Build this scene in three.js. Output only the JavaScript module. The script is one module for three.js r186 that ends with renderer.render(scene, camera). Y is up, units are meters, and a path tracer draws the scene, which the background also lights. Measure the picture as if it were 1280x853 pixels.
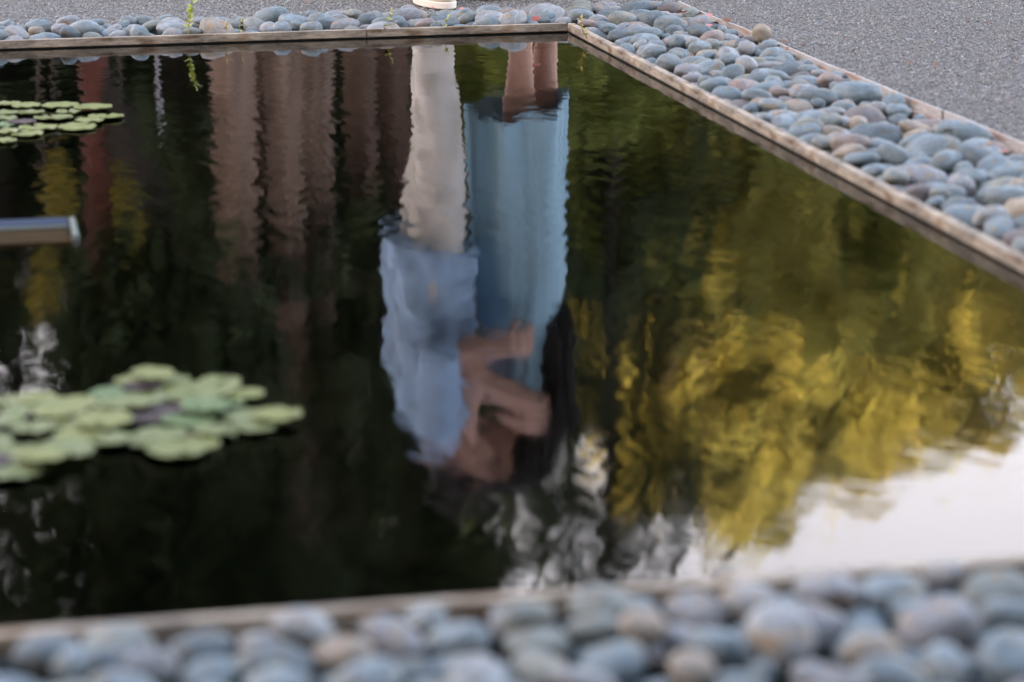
import * as THREE from 'three';
import { ImprovedNoise } from 'three/addons/math/ImprovedNoise.js';
import { mergeGeometries, mergeVertices } from 'three/addons/utils/BufferGeometryUtils.js';
import { RoundedBoxGeometry } from 'three/addons/geometries/RoundedBoxGeometry.js';

// ------------------------------------------------------------------ camera, sky, sun, exposure
const W = 1280, H = 853, FPX = 3400, PITCH = 0.2334, ROLL = -0.0074, YAW = 0.1987, EYE = 1.0;
const scene = new THREE.Scene();
const camera = new THREE.PerspectiveCamera(2 * Math.atan(H / 2 / FPX) * 180 / Math.PI, W / H, 0.1, 900);
const fw = new THREE.Vector3(Math.sin(YAW) * Math.cos(PITCH), -Math.sin(PITCH), -Math.cos(YAW) * Math.cos(PITCH));
const rt0 = new THREE.Vector3(Math.cos(YAW), 0, Math.sin(YAW)), up0 = new THREE.Vector3().crossVectors(rt0, fw);
const rt = rt0.clone().multiplyScalar(Math.cos(ROLL)).addScaledVector(up0, Math.sin(ROLL));
const upv = up0.clone().multiplyScalar(Math.cos(ROLL)).addScaledVector(rt0, -Math.sin(ROLL));
camera.position.set(0, EYE, 0);
camera.up.copy(upv);
camera.lookAt(camera.position.clone().add(fw));
camera.focus = 8.75;
camera.userData.fStop = 3.2;

const SUN = new THREE.Vector3(-0.92, 0.122, 0.39).normalize();
const sun = new THREE.DirectionalLight(new THREE.Color().setRGB(1.0, 0.76, 0.42), 5);
sun.position.copy(SUN).multiplyScalar(150);
sun.castShadow = true;
sun.shadow.mapSize.set(2048, 2048);
Object.assign(sun.shadow.camera, { left: -110, right: 110, top: 60, bottom: -60, near: 1, far: 400 });
scene.add(sun, sun.target);

const renderer = new THREE.WebGLRenderer({ antialias: true });
renderer.toneMapping = THREE.LinearToneMapping;
renderer.toneMappingExposure = 10.5;
renderer.shadowMap.enabled = true;

const perlin = new ImprovedNoise();
const noise = (x, y, z = 0) => perlin.noise(x + 37.3, y + 11.7, z + 5.1);
const fbm = (x, y, z, o = 4) => { let s = 0, a = 1; for (let i = 0; i < o; i++) { s += a * noise(x, y, z); x *= 2.03; y *= 2.03; z *= 2.03; a *= 0.5; } return s; };
const smoothstep01 = (x) => { const t = Math.max(0, Math.min(1, x)); return t * t * (3 - 2 * t); };
{
  const w = 512, h = 256, d = new Float32Array(w * h * 4);
  for (let j = 0; j < h; j++) for (let i = 0; i < w; i++) {
    const el = ((j + 0.5) / h - 0.5) * Math.PI, az = ((i + 0.5) / w - 0.5) * 2 * Math.PI;
    const x = Math.cos(el) * Math.cos(az), y = Math.sin(el), z = Math.cos(el) * Math.sin(az);
    const t = smoothstep01((y - 0.18) / 0.62) * 0.9 + 0.1 * Math.max(0, y);
    let r = 0.60 * (1 - t) + 0.11 * t, g = 0.555 * (1 - t) + 0.17 * t, b = 0.565 * (1 - t) + 0.28 * t;
    const c = x * SUN.x + y * SUN.y + z * SUN.z, ang = Math.acos(Math.max(-1, Math.min(1, c)));
    const glow = Math.exp(-ang * ang / 0.75);
    r += 0.52 * glow; g += 0.30 * glow; b += 0.12 * glow;
    const cl = Math.max(0, fbm(x * 2.2, y * 5.5, z * 2.2, 5) + 0.12) * 0.16;             // thin high cloud
    r += cl * 0.9; g += cl * 0.85; b += cl * 0.85;
    const k = 4 * (j * w + i); d[k] = r * 0.80; d[k + 1] = g * 0.815; d[k + 2] = b * 0.83; d[k + 3] = 1;
  }
  const sky = new THREE.DataTexture(d, w, h, THREE.RGBAFormat, THREE.FloatType);
  sky.mapping = THREE.EquirectangularReflectionMapping; sky.magFilter = THREE.LinearFilter; sky.minFilter = THREE.LinearFilter;
  sky.wrapS = THREE.RepeatWrapping; sky.needsUpdate = true;
  scene.background = sky; scene.environment = sky;
}

// ------------------------------------------------------------------ helpers
function rng(seed) { let a = seed >>> 0; return () => { a = (a + 0x6D2B79F5) >>> 0; let t = a; t = Math.imul(t ^ (t >>> 15), t | 1); t ^= t + Math.imul(t ^ (t >>> 7), t | 61); return ((t ^ (t >>> 14)) >>> 0) / 4294967296; }; }
const taken = {};
function numbered(n) { const k = taken[n] = (taken[n] ?? -1) + 1; return k ? n + '_' + String(k).padStart(3, '0') : n; }
const V = (x, y, z) => new THREE.Vector3(x, y, z);
const lerp = (a, b, t) => a + (b - a) * t, clamp = (x, a, b) => Math.max(a, Math.min(b, x));
const smooth = (a, b, x) => { const t = clamp((x - a) / (b - a), 0, 1); return t * t * (3 - 2 * t); };
const RGB = (r, g, b) => new THREE.Color().setRGB(r, g, b);
function shade(o) { o.traverse((c) => { if (c.isMesh) { c.castShadow = true; c.receiveShadow = true; } }); return o; }
function mesh(name, g, m, parent) { const o = new THREE.Mesh(g, m); o.name = parent ? name : numbered(name); o.castShadow = o.receiveShadow = true; (parent ?? scene).add(o); return o; }
function tag(o, label, category, group, kind) { if (label) o.userData.label = label; if (category) o.userData.category = category; if (group) o.userData.group = group; if (kind) o.userData.kind = kind; return o; }
function thing(name, label, category, pos, group) { const o = new THREE.Group(); o.name = numbered(name); if (pos) o.position.copy(pos); scene.add(o); return tag(o, label, category, group); }
function pixelRay(px, py) { return fw.clone().addScaledVector(rt, (px - W / 2) / FPX).addScaledVector(upv, -(py - H / 2) / FPX).normalize(); }
function ground(px, py, y = 0) { const d = pixelRay(px, py); return V(0, EYE, 0).addScaledVector(d, (y - EYE) / d.y); }
// a direction seen mirrored in the water, at horizontal distance D from the camera
function mirrored(px, py, D) { const d = pixelRay(px, py), t = D / Math.hypot(d.x, d.z); return V(d.x * t, -EYE - d.y * t, d.z * t); }
function project(p) { const q = p.clone().sub(camera.position), d = q.dot(fw); return [W / 2 + FPX * q.dot(rt) / d, H / 2 - FPX * q.dot(upv) / d, d]; }
function dataTex(w, h, fn, srgb, rx = 1, ry = rx) {
  const d = new Uint8Array(w * h * 4);
  for (let j = 0; j < h; j++) for (let i = 0; i < w; i++) { const c = fn(i / w, j / h, i, j), k = 4 * (j * w + i); for (let n = 0; n < 3; n++) d[k + n] = clamp((Array.isArray(c) ? c[n] : c) * 255, 0, 255); d[k + 3] = 255; }
  const t = new THREE.DataTexture(d, w, h); t.wrapS = t.wrapT = THREE.RepeatWrapping; t.magFilter = t.minFilter = THREE.LinearFilter; t.repeat.set(rx, ry);
  if (srgb) t.colorSpace = THREE.SRGBColorSpace; t.needsUpdate = true; return t;
}
// noise that wraps at u, v = 1
const tnoise = (u, v, f, s = 0) => { const n = (a, b) => noise(a * f, b * f, s); return lerp(lerp(n(u, v), n(u - 1, v), u), lerp(n(u, v - 1), n(u - 1, v - 1), u), v); };
const std = (o) => new THREE.MeshStandardMaterial(o);
function tubeAlong(pts, radii, sides = 8) {            // tapered tube through points
  const pos = [], idx = [], uv = []; let side = V(1, 0, 0), len = 0;
  pts.forEach((p, i) => {
    const t = pts[Math.min(i + 1, pts.length - 1)].clone().sub(pts[Math.max(i - 1, 0)]).normalize();
    side = side.clone().addScaledVector(t, -side.dot(t)); if (side.lengthSq() < 1e-6) side = V(0, 0, 1).addScaledVector(t, -t.z); side.normalize();
    const bn = V(0, 0, 0).crossVectors(t, side); if (i) len += p.distanceTo(pts[i - 1]);
    for (let k = 0; k <= sides; k++) { const a = k / sides * 2 * Math.PI, r = radii[i]; const q = p.clone().addScaledVector(side, Math.cos(a) * r).addScaledVector(bn, Math.sin(a) * r); pos.push(q.x, q.y, q.z); uv.push(k / sides, len); }
  });
  const n = sides + 1;
  for (let i = 0; i + 1 < pts.length; i++) for (let k = 0; k < sides; k++) { const a = i * n + k; idx.push(a, a + 1, a + n, a + 1, a + n + 1, a + n); }
  const g = new THREE.BufferGeometry(); g.setAttribute('position', new THREE.Float32BufferAttribute(pos, 3)); g.setAttribute('uv', new THREE.Float32BufferAttribute(uv, 2)); g.setIndex(idx); g.computeVertexNormals(); return g;
}
function surfaceNets(f, lo, hi, cell) {                // mesh of the zero level of f
  const n = [0, 1, 2].map((k) => Math.ceil((hi[k] - lo[k]) / cell) + 1), [nx, ny, nz] = n, v = new Float32Array(nx * ny * nz), at = (i, j, k) => (k * ny + j) * nx + i;
  for (let k = 0; k < nz; k++) for (let j = 0; j < ny; j++) for (let i = 0; i < nx; i++) v[at(i, j, k)] = f(lo[0] + i * cell, lo[1] + j * cell, lo[2] + k * cell);
  const id = new Int32Array(v.length).fill(-1), pos = [], idx = [];
  for (let k = 0; k < nz - 1; k++) for (let j = 0; j < ny - 1; j++) for (let i = 0; i < nx - 1; i++) {
    let c = 0, sx = 0, sy = 0, sz = 0; const val = (a, b, d) => v[at(i + a, j + b, k + d)];
    const edge = (a, b, d, a2, b2, d2) => { const p = val(a, b, d), q = val(a2, b2, d2); if ((p < 0) !== (q < 0)) { const t = p / (p - q); c++; sx += a + (a2 - a) * t; sy += b + (b2 - b) * t; sz += d + (d2 - d) * t; } };
    for (let p = 0; p < 2; p++) for (let q = 0; q < 2; q++) { edge(0, p, q, 1, p, q); edge(p, 0, q, p, 1, q); edge(p, q, 0, p, q, 1); }
    if (c) { id[at(i, j, k)] = pos.length / 3; pos.push(lo[0] + (i + sx / c) * cell, lo[1] + (j + sy / c) * cell, lo[2] + (k + sz / c) * cell); }
  }
  const quad = (a, b, c, d, flip) => { if (a < 0 || b < 0 || c < 0 || d < 0) return; flip ? idx.push(a, c, b, a, d, c) : idx.push(a, b, c, a, c, d); };
  for (let k = 1; k < nz - 1; k++) for (let j = 1; j < ny - 1; j++) for (let i = 1; i < nx - 1; i++) {
    const s = v[at(i, j, k)] < 0;
    if (s !== v[at(i + 1, j, k)] < 0) quad(id[at(i, j - 1, k - 1)], id[at(i, j, k - 1)], id[at(i, j, k)], id[at(i, j - 1, k)], !s);
    if (s !== v[at(i, j + 1, k)] < 0) quad(id[at(i - 1, j, k - 1)], id[at(i - 1, j, k)], id[at(i, j, k)], id[at(i, j, k - 1)], !s);
    if (s !== v[at(i, j, k + 1)] < 0) quad(id[at(i - 1, j - 1, k)], id[at(i, j - 1, k)], id[at(i, j, k)], id[at(i - 1, j, k)], !s);
  }
  const g = new THREE.BufferGeometry(); g.setAttribute('position', new THREE.Float32BufferAttribute(pos, 3)); g.setIndex(idx); g.computeVertexNormals(); return g;
}

// ------------------------------------------------------------------ the pool: measures
const XR = 1.804, XL = -2.4, ZF = -8.064, ZN = -2.826, KT = 0.0275, KW = 0.022, BED = 0.445;   // inner faces of the kerb
const bedOut = { x0: XL - KW - BED, x1: XR + KW + BED - 0.02, z0: ZF - KW - BED + 0.02, z1: ZN + KW + BED };

// water: a body with a rippled surface over a dark lined basin
const rippleMap = (() => {
  const N = 1024, tile = 4, d = new Float32Array(N * N * 4), R = rng(71), waves = [];
  for (let i = 0; i < 64; i++) {
    const lam = i < 10 ? lerp(0.4, 1.2, R()) : i < 30 ? lerp(0.10, 0.30, R()) : lerp(0.025, 0.07, R());
    const th = R() * 2 * Math.PI, kx = Math.round(tile / lam * Math.cos(th)), ky = Math.round(tile / lam * Math.sin(th));
    if (!kx && !ky) continue;
    waves.push([kx, ky, R() * 2 * Math.PI, (i < 10 ? 0.00030 : i < 30 ? 0.00033 : 0.00055) * (0.5 + R())]);
  }
  const sx = new Float32Array(N * N), sy = new Float32Array(N * N);
  for (const [kx, ky, ph, s] of waves) {
    const k = Math.hypot(kx, ky), ax = s * kx / k, ay = s * ky / k, w = 2 * Math.PI / N;
    const cx = Array.from({ length: N }, (_, i) => Math.cos(w * kx * i + ph)), sn = Array.from({ length: N }, (_, i) => Math.sin(w * kx * i + ph));
    for (let j = 0; j < N; j++) { const c = Math.cos(w * ky * j), q = Math.sin(w * ky * j); for (let i = 0; i < N; i++) { const cs = cx[i] * c - sn[i] * q; sx[j * N + i] += ax * cs; sy[j * N + i] += ay * cs; } }
  }
  for (let j = 0; j < N; j++) for (let i = 0; i < N; i++) {
    const k = j * N + i, gust = 1 + 0.55 * tnoise(i / N, j / N, 5, 3.3) * 2, a = sx[k] * gust * 1.5, b = sy[k] * gust * 1.5, l = 1 / Math.hypot(a, b, 1);
    d[4 * k] = -a * l * 0.5 + 0.5; d[4 * k + 1] = -b * l * 0.5 + 0.5; d[4 * k + 2] = l * 0.5 + 0.5; d[4 * k + 3] = 1;
  }
  const t = new THREE.DataTexture(d, N, N, THREE.RGBAFormat, THREE.FloatType); t.wrapS = t.wrapT = THREE.RepeatWrapping; t.magFilter = t.minFilter = THREE.LinearFilter; t.needsUpdate = true; return t;
})();
{
  const waterMat = new THREE.MeshPhysicalMaterial({ color: RGB(1, 1, 1), roughness: 0.034, transmission: 1, thickness: 0.4, ior: 1.333, attenuationColor: RGB(0.10, 0.16, 0.10), attenuationDistance: 0.35, normalMap: rippleMap });
  const g = new THREE.BoxGeometry(XR - XL + 0.02, 0.36, ZN - ZF + 0.02), p = g.attributes.position, uv = g.attributes.uv;
  for (let i = 0; i < p.count; i++) uv.setXY(i, (p.getX(i)) / 4, -p.getZ(i) / 4);
  g.translate((XR + XL) / 2, -0.18, (ZN + ZF) / 2);
  tag(mesh('water', g, waterMat), 'still dark water of the reflecting pool', null, null, 'structure');
  const liner = std({ color: RGB(0.016, 0.018, 0.016), roughness: 0.85 });
  const hx = XR - XL, hz = ZF - ZN, parts = [];
  const bx = (w, h, d, x, y, z) => { const q = new THREE.BoxGeometry(w, h, d); q.translate(x, y, z); parts.push(q); };
  const y0 = -0.45, y1 = 0.003, wy = (y0 + y1) / 2, wh = y1 - y0, off = 0.005, th = 0.05;
  bx(hx + 0.2, 0.1, -hz + 0.2, (XR + XL) / 2, -0.39, (ZN + ZF) / 2);
  bx(th, wh, -hz + 0.12, XR + off + th / 2, wy, (ZN + ZF) / 2); bx(th, wh, -hz + 0.12, XL - off - th / 2, wy, (ZN + ZF) / 2);
  bx(hx + 2 * off, wh, th, (XR + XL) / 2, wy, ZF - off - th / 2); bx(hx + 2 * off, wh, th, (XR + XL) / 2, wy, ZN + off + th / 2);
  tag(mesh('pool_basin', mergeGeometries(parts), liner), 'dark lined basin of the reflecting pool', null, null, 'structure');
}
// kerbs: thin capping strips in lengths with open joints
{
  const grain = dataTex(256, 64, (u, v) => { const n = 0.80 + 0.26 * tnoise(u, v, 6) + 0.22 * tnoise(u, v, 24, 2) + 0.18 * tnoise(u, v, 60, 4), st = smooth(0.05, 0.35, tnoise(u, v, 9, 9)) * 0.3; return [n - st * 0.6, n - st * 0.8, n - st]; }, true);
  const bump = dataTex(256, 256, (u, v) => 0.5 + 0.3 * tnoise(u, v, 30, 1) + 0.25 * tnoise(u, v, 80, 2));
  const m = std({ color: RGB(0.43, 0.36, 0.27), roughness: 0.85, map: grain, bumpMap: bump, bumpScale: 0.0012 });
  const H2 = KT - 0.0035;
  function kerb(name, label, mat, lengths, place) {
    const t = thing(name, label, 'kerb'); let s = 0;
    for (const L of lengths) {
      const g = new RoundedBoxGeometry(L - 0.0025, H2, KW, 2, 0.0022); g.translate(L / 2, 0, 0);
      const p = g.attributes.position, uv = g.attributes.uv; for (let i = 0; i < p.count; i++) uv.setXY(i, (s + p.getX(i)) / 0.8, (p.getY(i) + p.getZ(i)) / 0.2);
      const o = mesh('kerb_segment', g, mat, t); o.position.x = s; s += L;
    }
    place(t); return t;
  }
  const yk = 0.0035 + H2 / 2;
  kerb('pool_kerb', 'grey capping kerb of the pool at the feet of the standing couple', m, [2.375, 1.829 - 0.6, 0.6 + 0.018], (t) => t.position.set(XL - 0.018, yk, ZF - KW / 2));
  kerb('pool_kerb', 'tan capping kerb of the pool beside the wide gravel path', m, [0.55, 1.9, 2.0, 0.796], (t) => { t.position.set(XR + KW / 2, yk, ZF); t.rotation.y = -Math.PI / 2; });
  kerb('pool_kerb', 'grey capping kerb of the pool behind the blurred pebble bed opposite the couple', m, [1.9, 1.7, 0.64], (t) => t.position.set(XL - 0.018, yk, ZN + KW / 2));
  kerb('pool_kerb', 'grey capping kerb closing the pool on the lily pad side', m, [2.6, 2.64], (t) => { t.position.set(XL - KW / 2, yk, ZF); t.rotation.y = -Math.PI / 2; });
}

// ------------------------------------------------------------------ ground
const gravelTex = dataTex(512, 512, (u, v, i, j) => { const n = 0.44 + 0.16 * tnoise(u, v, 60, 1) + 0.22 * tnoise(u, v, 130, 2) + 0.05 * tnoise(u, v, 7, 3); return [n * 1.0, n * 0.99, n * 1.0]; }, true);
const gravelBump = dataTex(512, 512, (u, v) => 0.5 + 0.5 * tnoise(u, v, 90, 6) + 0.4 * tnoise(u, v, 150, 7));
{
  const holed = (S, hole) => { const s = new THREE.Shape([[-S, -S], [S, -S], [S, S], [-S, S]].map(([a, b]) => new THREE.Vector2(a, b))); s.holes.push(new THREE.Path(hole.map(([a, b]) => new THREE.Vector2(a, b)))); const g = new THREE.ShapeGeometry(s); g.rotateX(-Math.PI / 2); return g; };
  const b = bedOut, hole = [[b.x0, -b.z1], [b.x0, -b.z0], [b.x1, -b.z0], [b.x1, -b.z1]];
  const soil = dataTex(256, 256, (u, v) => { const n = 0.75 + 0.4 * tnoise(u, v, 8) + 0.3 * tnoise(u, v, 40, 2); return [n * 0.9, n, n * 0.7]; }, true);
  const g1 = holed(380, hole), uv1 = g1.attributes.uv; for (let i = 0; i < uv1.count; i++) uv1.setXY(i, uv1.getX(i) / 6, uv1.getY(i) / 6);
  g1.translate(0, 0.0, 0);
  tag(mesh('ground', g1, std({ color: RGB(0.07, 0.075, 0.035), roughness: 1, map: soil })), 'dark grassy ground around the gravel path', null, null, 'structure');
  const g2 = holed(13, hole); g2.translate(0, 0.006, 0);
  tag(mesh('gravel_path', g2, std({ color: RGB(0.65, 0.67, 0.63), roughness: 0.95, map: gravelTex, bumpMap: gravelBump, bumpScale: 0.004 })), 'grey crushed gravel path around the pool', null, null, 'structure');
  // floor and outer side of the recessed pebble bed
  const q = []; const bx = (w, h, d, x, y, z) => { const a = new THREE.BoxGeometry(w, h, d); a.translate(x, y, z); q.push(a); };
  const cx = (b.x0 + b.x1) / 2, cz = (b.z0 + b.z1) / 2, th = 0.03;
  bx(b.x1 - b.x0 + 0.1, 0.04, ZF - KW - b.z0 + 0.03, cx, -0.082, (b.z0 + ZF - KW) / 2); bx(b.x1 - b.x0 + 0.1, 0.04, b.z1 - ZN - KW + 0.03, cx, -0.082, (b.z1 + ZN + KW) / 2);
  bx(b.x1 - XR - KW + 0.03, 0.041, ZN - ZF + 0.2, (b.x1 + XR + KW) / 2, -0.082, cz); bx(XL - KW - b.x0 + 0.03, 0.041, ZN - ZF + 0.2, (b.x0 + XL - KW) / 2, -0.082, cz);
  bx(th, 0.1, b.z1 - b.z0 + 0.1, b.x0 - th / 2 - 0.001, -0.054, cz); bx(th, 0.1, b.z1 - b.z0 + 0.1, b.x1 + th / 2 + 0.001, -0.054, cz);
  bx(b.x1 - b.x0, 0.1, th, cx, -0.054, b.z0 - th / 2 - 0.001); bx(b.x1 - b.x0, 0.1, th, cx, -0.054, b.z1 + th / 2 + 0.001);
  tag(mesh('bed_floor', mergeGeometries(q), std({ color: RGB(0.10, 0.09, 0.08), roughness: 1, map: gravelTex })), 'earth floor under the pebble beds', null, null, 'structure');
}

// ------------------------------------------------------------------ pebbles
const TONES = [
  ['blue-grey', [0.165, 0.218, 0.24]], ['blue-grey', [0.195, 0.243, 0.262]], ['slate grey', [0.115, 0.148, 0.165]], ['greenish grey', [0.20, 0.225, 0.205]], ['pale grey', [0.27, 0.29, 0.295]],
  ['pale grey', [0.235, 0.25, 0.265]], ['tan', [0.27, 0.235, 0.185]], ['pinkish grey', [0.265, 0.225, 0.205]], ['sandy', [0.315, 0.275, 0.21]], ['dark brown-grey', [0.13, 0.115, 0.11]],
];
const toneWeights = [22, 22, 15, 13, 12, 10, 4, 4, 1.5, 3];
const pebbleMats = (() => {
  const maps = [0, 1, 2].map((s) => dataTex(256, 128, (u, v) => {
    const n = 0.84 + 0.22 * tnoise(u, v, 4, s * 7) + 0.18 * tnoise(u, v, 18, 1 + s) + 0.24 * tnoise(u, v, 60, 2 + s), vein = s === 1 ? smooth(0.05, 0, Math.abs(tnoise(u, v, 3, 9) + 0.05)) * 0.16 : 0, st = smooth(0.1, 0.4, tnoise(u, v, 5, 20 + s)) * 0.16;
    return [n + vein + st, n + vein, n + vein - st];
  }, true));
  const bump = dataTex(256, 128, (u, v) => 0.5 + 0.4 * tnoise(u, v, 40, 31) + 0.3 * tnoise(u, v, 90, 32));
  return TONES.map(([, c], i) => std({ color: RGB(c[0] * 1.08, c[1] * 1.06, c[2] * 1.03), roughness: 0.62 + 0.05 * (i % 3), map: maps[i % 3], bumpMap: bump, bumpScale: 0.0009 }));
})();
const pebbleGeos = Array.from({ length: 8 }, (_, s) => {
  const g = new THREE.IcosahedronGeometry(1, 5), p = g.attributes.position, R = rng(40 + s), e = lerp(2.0, 2.5, R());
  for (let i = 0; i < p.count; i++) {
    const d = V().fromBufferAttribute(p, i).normalize(), q = 1 / Math.pow(Math.pow(Math.abs(d.x), e) + Math.pow(Math.abs(d.y), e) + Math.pow(Math.abs(d.z), e), 1 / e);
    const k = q * (1 + 0.15 * noise(d.x * 1.1 + s * 5, d.y * 1.1, d.z * 1.1) + 0.04 * noise(d.x * 3 + s, d.y * 3, d.z * 3)); p.setXYZ(i, d.x * k, d.y * k, d.z * k);
  }
  const uv = g.attributes.uv.clone(); g.deleteAttribute('normal'); g.deleteAttribute('uv');
  const pos = g.attributes.position; const m = mergeVertices(g, 1e-4); m.computeVertexNormals();
  // smooth normals back on the unmerged vertices, so that the uv seam stays clean
  const key = (x, y, z) => x.toFixed(4) + ',' + y.toFixed(4) + ',' + z.toFixed(4), table = new Map();
  for (let i = 0; i < m.attributes.position.count; i++) table.set(key(m.attributes.position.getX(i), m.attributes.position.getY(i), m.attributes.position.getZ(i)), i);
  const nn = new Float32Array(pos.count * 3);
  for (let i = 0; i < pos.count; i++) { const k = table.get(key(pos.getX(i), pos.getY(i), pos.getZ(i))) ?? 0; nn.set([m.attributes.normal.getX(k), m.attributes.normal.getY(k), m.attributes.normal.getZ(k)], 3 * i); }
  g.setAttribute('normal', new THREE.BufferAttribute(nn, 3)); g.setAttribute('uv', uv);
  return g;
});
const pebbles = [];
{
  const R = rng(2024), cell = 0.008, gx0 = bedOut.x0 - 0.1, gz0 = bedOut.z0 - 0.1, NX = Math.ceil((bedOut.x1 + 0.1 - gx0) / cell), NZ = Math.ceil((bedOut.z1 + 0.1 - gz0) / cell), hf = new Float32Array(NX * NZ);
  for (let j = 0; j < NZ; j++) for (let i = 0; i < NX; i++) {
    const x = gx0 + (i + 0.5) * cell, z = gz0 + (j + 0.5) * cell, inPool = x > XL - KW && x < XR + KW && z > ZF - KW && z < ZN + KW, out = x < bedOut.x0 || x > bedOut.x1 || z < bedOut.z0 || z > bedOut.z1;
    hf[j * NX + i] = inPool ? 0.5 : out ? 0.05 : -0.062;
  }
  const inBed = (x, z) => !(x > XL - KW && x < XR + KW && z > ZF - KW && z < ZN + KW) && x > bedOut.x0 && x < bedOut.x1 && z > bedOut.z0 && z < bedOut.z1;
  const pickTone = () => { let t = R() * toneWeights.reduce((a, b) => a + b), i = 0; while ((t -= toneWeights[i]) > 0) i++; return i; };
  function shapeOf(a, b, c, tiltMost, yaw) {
    const q = new THREE.Quaternion().setFromEuler(new THREE.Euler((R() - 0.5) * 2 * tiltMost, yaw ?? R() * Math.PI * 2, (R() - 0.5) * 2 * tiltMost, 'YXZ'));
    const M = new THREE.Matrix4().makeRotationFromQuaternion(q).elements, ax = [a, c, b], Q = [[0, 0, 0], [0, 0, 0], [0, 0, 0]];
    for (let r = 0; r < 3; r++) for (let s = 0; s < 3; s++) for (let k = 0; k < 3; k++) Q[r][s] += M[k * 4 + r] * M[k * 4 + s] / (ax[k] * ax[k]);
    const cells = [], n = Math.ceil(Math.max(a, b, c) / cell);
    for (let j = -n; j <= n; j++) for (let i = -n; i <= n; i++) {
      const x = i * cell, z = j * cell, A = Q[1][1], B = Q[0][1] * x + Q[1][2] * z, C = Q[0][0] * x * x + 2 * Q[0][2] * x * z + Q[2][2] * z * z - 1, D = B * B - A * C;
      if (D > 0) cells.push([i, j, (-B - Math.sqrt(D)) / A, (-B + Math.sqrt(D)) / A]);
    }
    return { a, b, c, q, cells };
  }
  function restAt(s, x, z) {
    const ci = Math.floor((x - gx0) / cell), cj = Math.floor((z - gz0) / cell); let y = -1;
    for (const [i, j, lo] of s.cells) { const I = ci + i, J = cj + j; if (I < 0 || J < 0 || I >= NX || J >= NZ) return 9; const v = hf[J * NX + I] - lo; if (v > y) { y = v; if (y > 0.12) return y; } }
    return y;
  }
  function put(s, x, y, z, tone, geo) {
    const ci = Math.floor((x - gx0) / cell), cj = Math.floor((z - gz0) / cell), at = [];
    for (const [i, j, , hi] of s.cells) { const I = ci + i, J = cj + j; if (I < 0 || J < 0 || I >= NX || J >= NZ) continue; const k = J * NX + I; if (y + hi > hf[k]) hf[k] = y + hi; at.push(k, y + hi); }
    pebbles.push({ s, x, y: y - 0.004, z, tone, geo: geo ?? Math.floor(R() * 8), at });
  }
  // the larger stones one can pick out in the photograph, laid first
  for (const [px, py, a, b, c, tone, yaw] of [[651, 19, 0.047, 0.042, 0.034, 2, 0.2], [771, 18, 0.052, 0.036, 0.03, 2, 0.1], [520, 14, 0.04, 0.035, 0.033, 8, 0.9], [556, 14, 0.042, 0.032, 0.024, 0, 0], [920, 49, 0.045, 0.026, 0.022, 6, 0.2], [952, 52, 0.028, 0.026, 0.026, 8, 0.4], [1155, 150, 0.072, 0.042, 0.03, 7, 0.1], [1212, 258, 0.06, 0.042, 0.03, 0, 0.2], [995, 128, 0.042, 0.036, 0.032, 6, 0.3],
    [1245, 722, 0.05, 0.042, 0.036, 3, 0.3], [622, 752, 0.05, 0.04, 0.032, 0, 0.1], [250, 790, 0.04, 0.03, 0.026, 2, 0.4], [1010, 762, 0.045, 0.036, 0.03, 5, 0.2]]) {
    const s = shapeOf(a, b, c, 0.1, yaw), p = ground(px, py, 0.035), y = Math.max(restAt(s, p.x, p.z), 0.012); if (y < 0.1 && inBed(p.x, p.z)) put(s, p.x, y, p.z, tone);
  }
  const area = 8.9, N = 6600;
  for (let n = 0; n < N; n++) {
    const big = R(), a = big < 0.13 ? lerp(0.050, 0.068, R()) : big < 0.5 ? lerp(0.036, 0.050, R()) : lerp(0.017, 0.036, R()), b = a * lerp(0.56, 0.86, R()), c = a * lerp(0.42, 0.62, R());
    const s = shapeOf(a, b, c, 0.3); let best = 9, bx = 0, bz = 0;
    for (let k = 0; k < 22; k++) {
      let x, z; do { x = lerp(bedOut.x0, bedOut.x1, R()); z = lerp(bedOut.z0, bedOut.z1, R()); } while (!inBed(x, z));
      const y = restAt(s, x, z); if (y < best) { best = y; bx = x; bz = z; }
    }
    if (bz > ZN && a > 0.046) continue;
    if (best < (bz > ZN ? 0.043 : 0.037)) put(s, bx, best, bz, pickTone());
  }
  // how much of each stone shows, and how large it is in the picture
  for (const p of pebbles) {
    let n = 0; for (let k = 0; k < p.at.length; k += 2) if (p.at[k + 1] > hf[p.at[k]] - 0.002) n++;
    const open = n / (p.at.length / 2), [u, v, d] = project(V(p.x, p.y, p.z)), inside = d > 0 && u > -20 && u < W + 20 && v > -15 && v < H + 25;
    p.show = inside && open > 0.12 ? p.s.a * p.s.c / (d * d) * open : 0; p.open = open; delete p.at;
  }
  pebbles.sort((a, b) => b.show - a.show);
}
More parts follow.
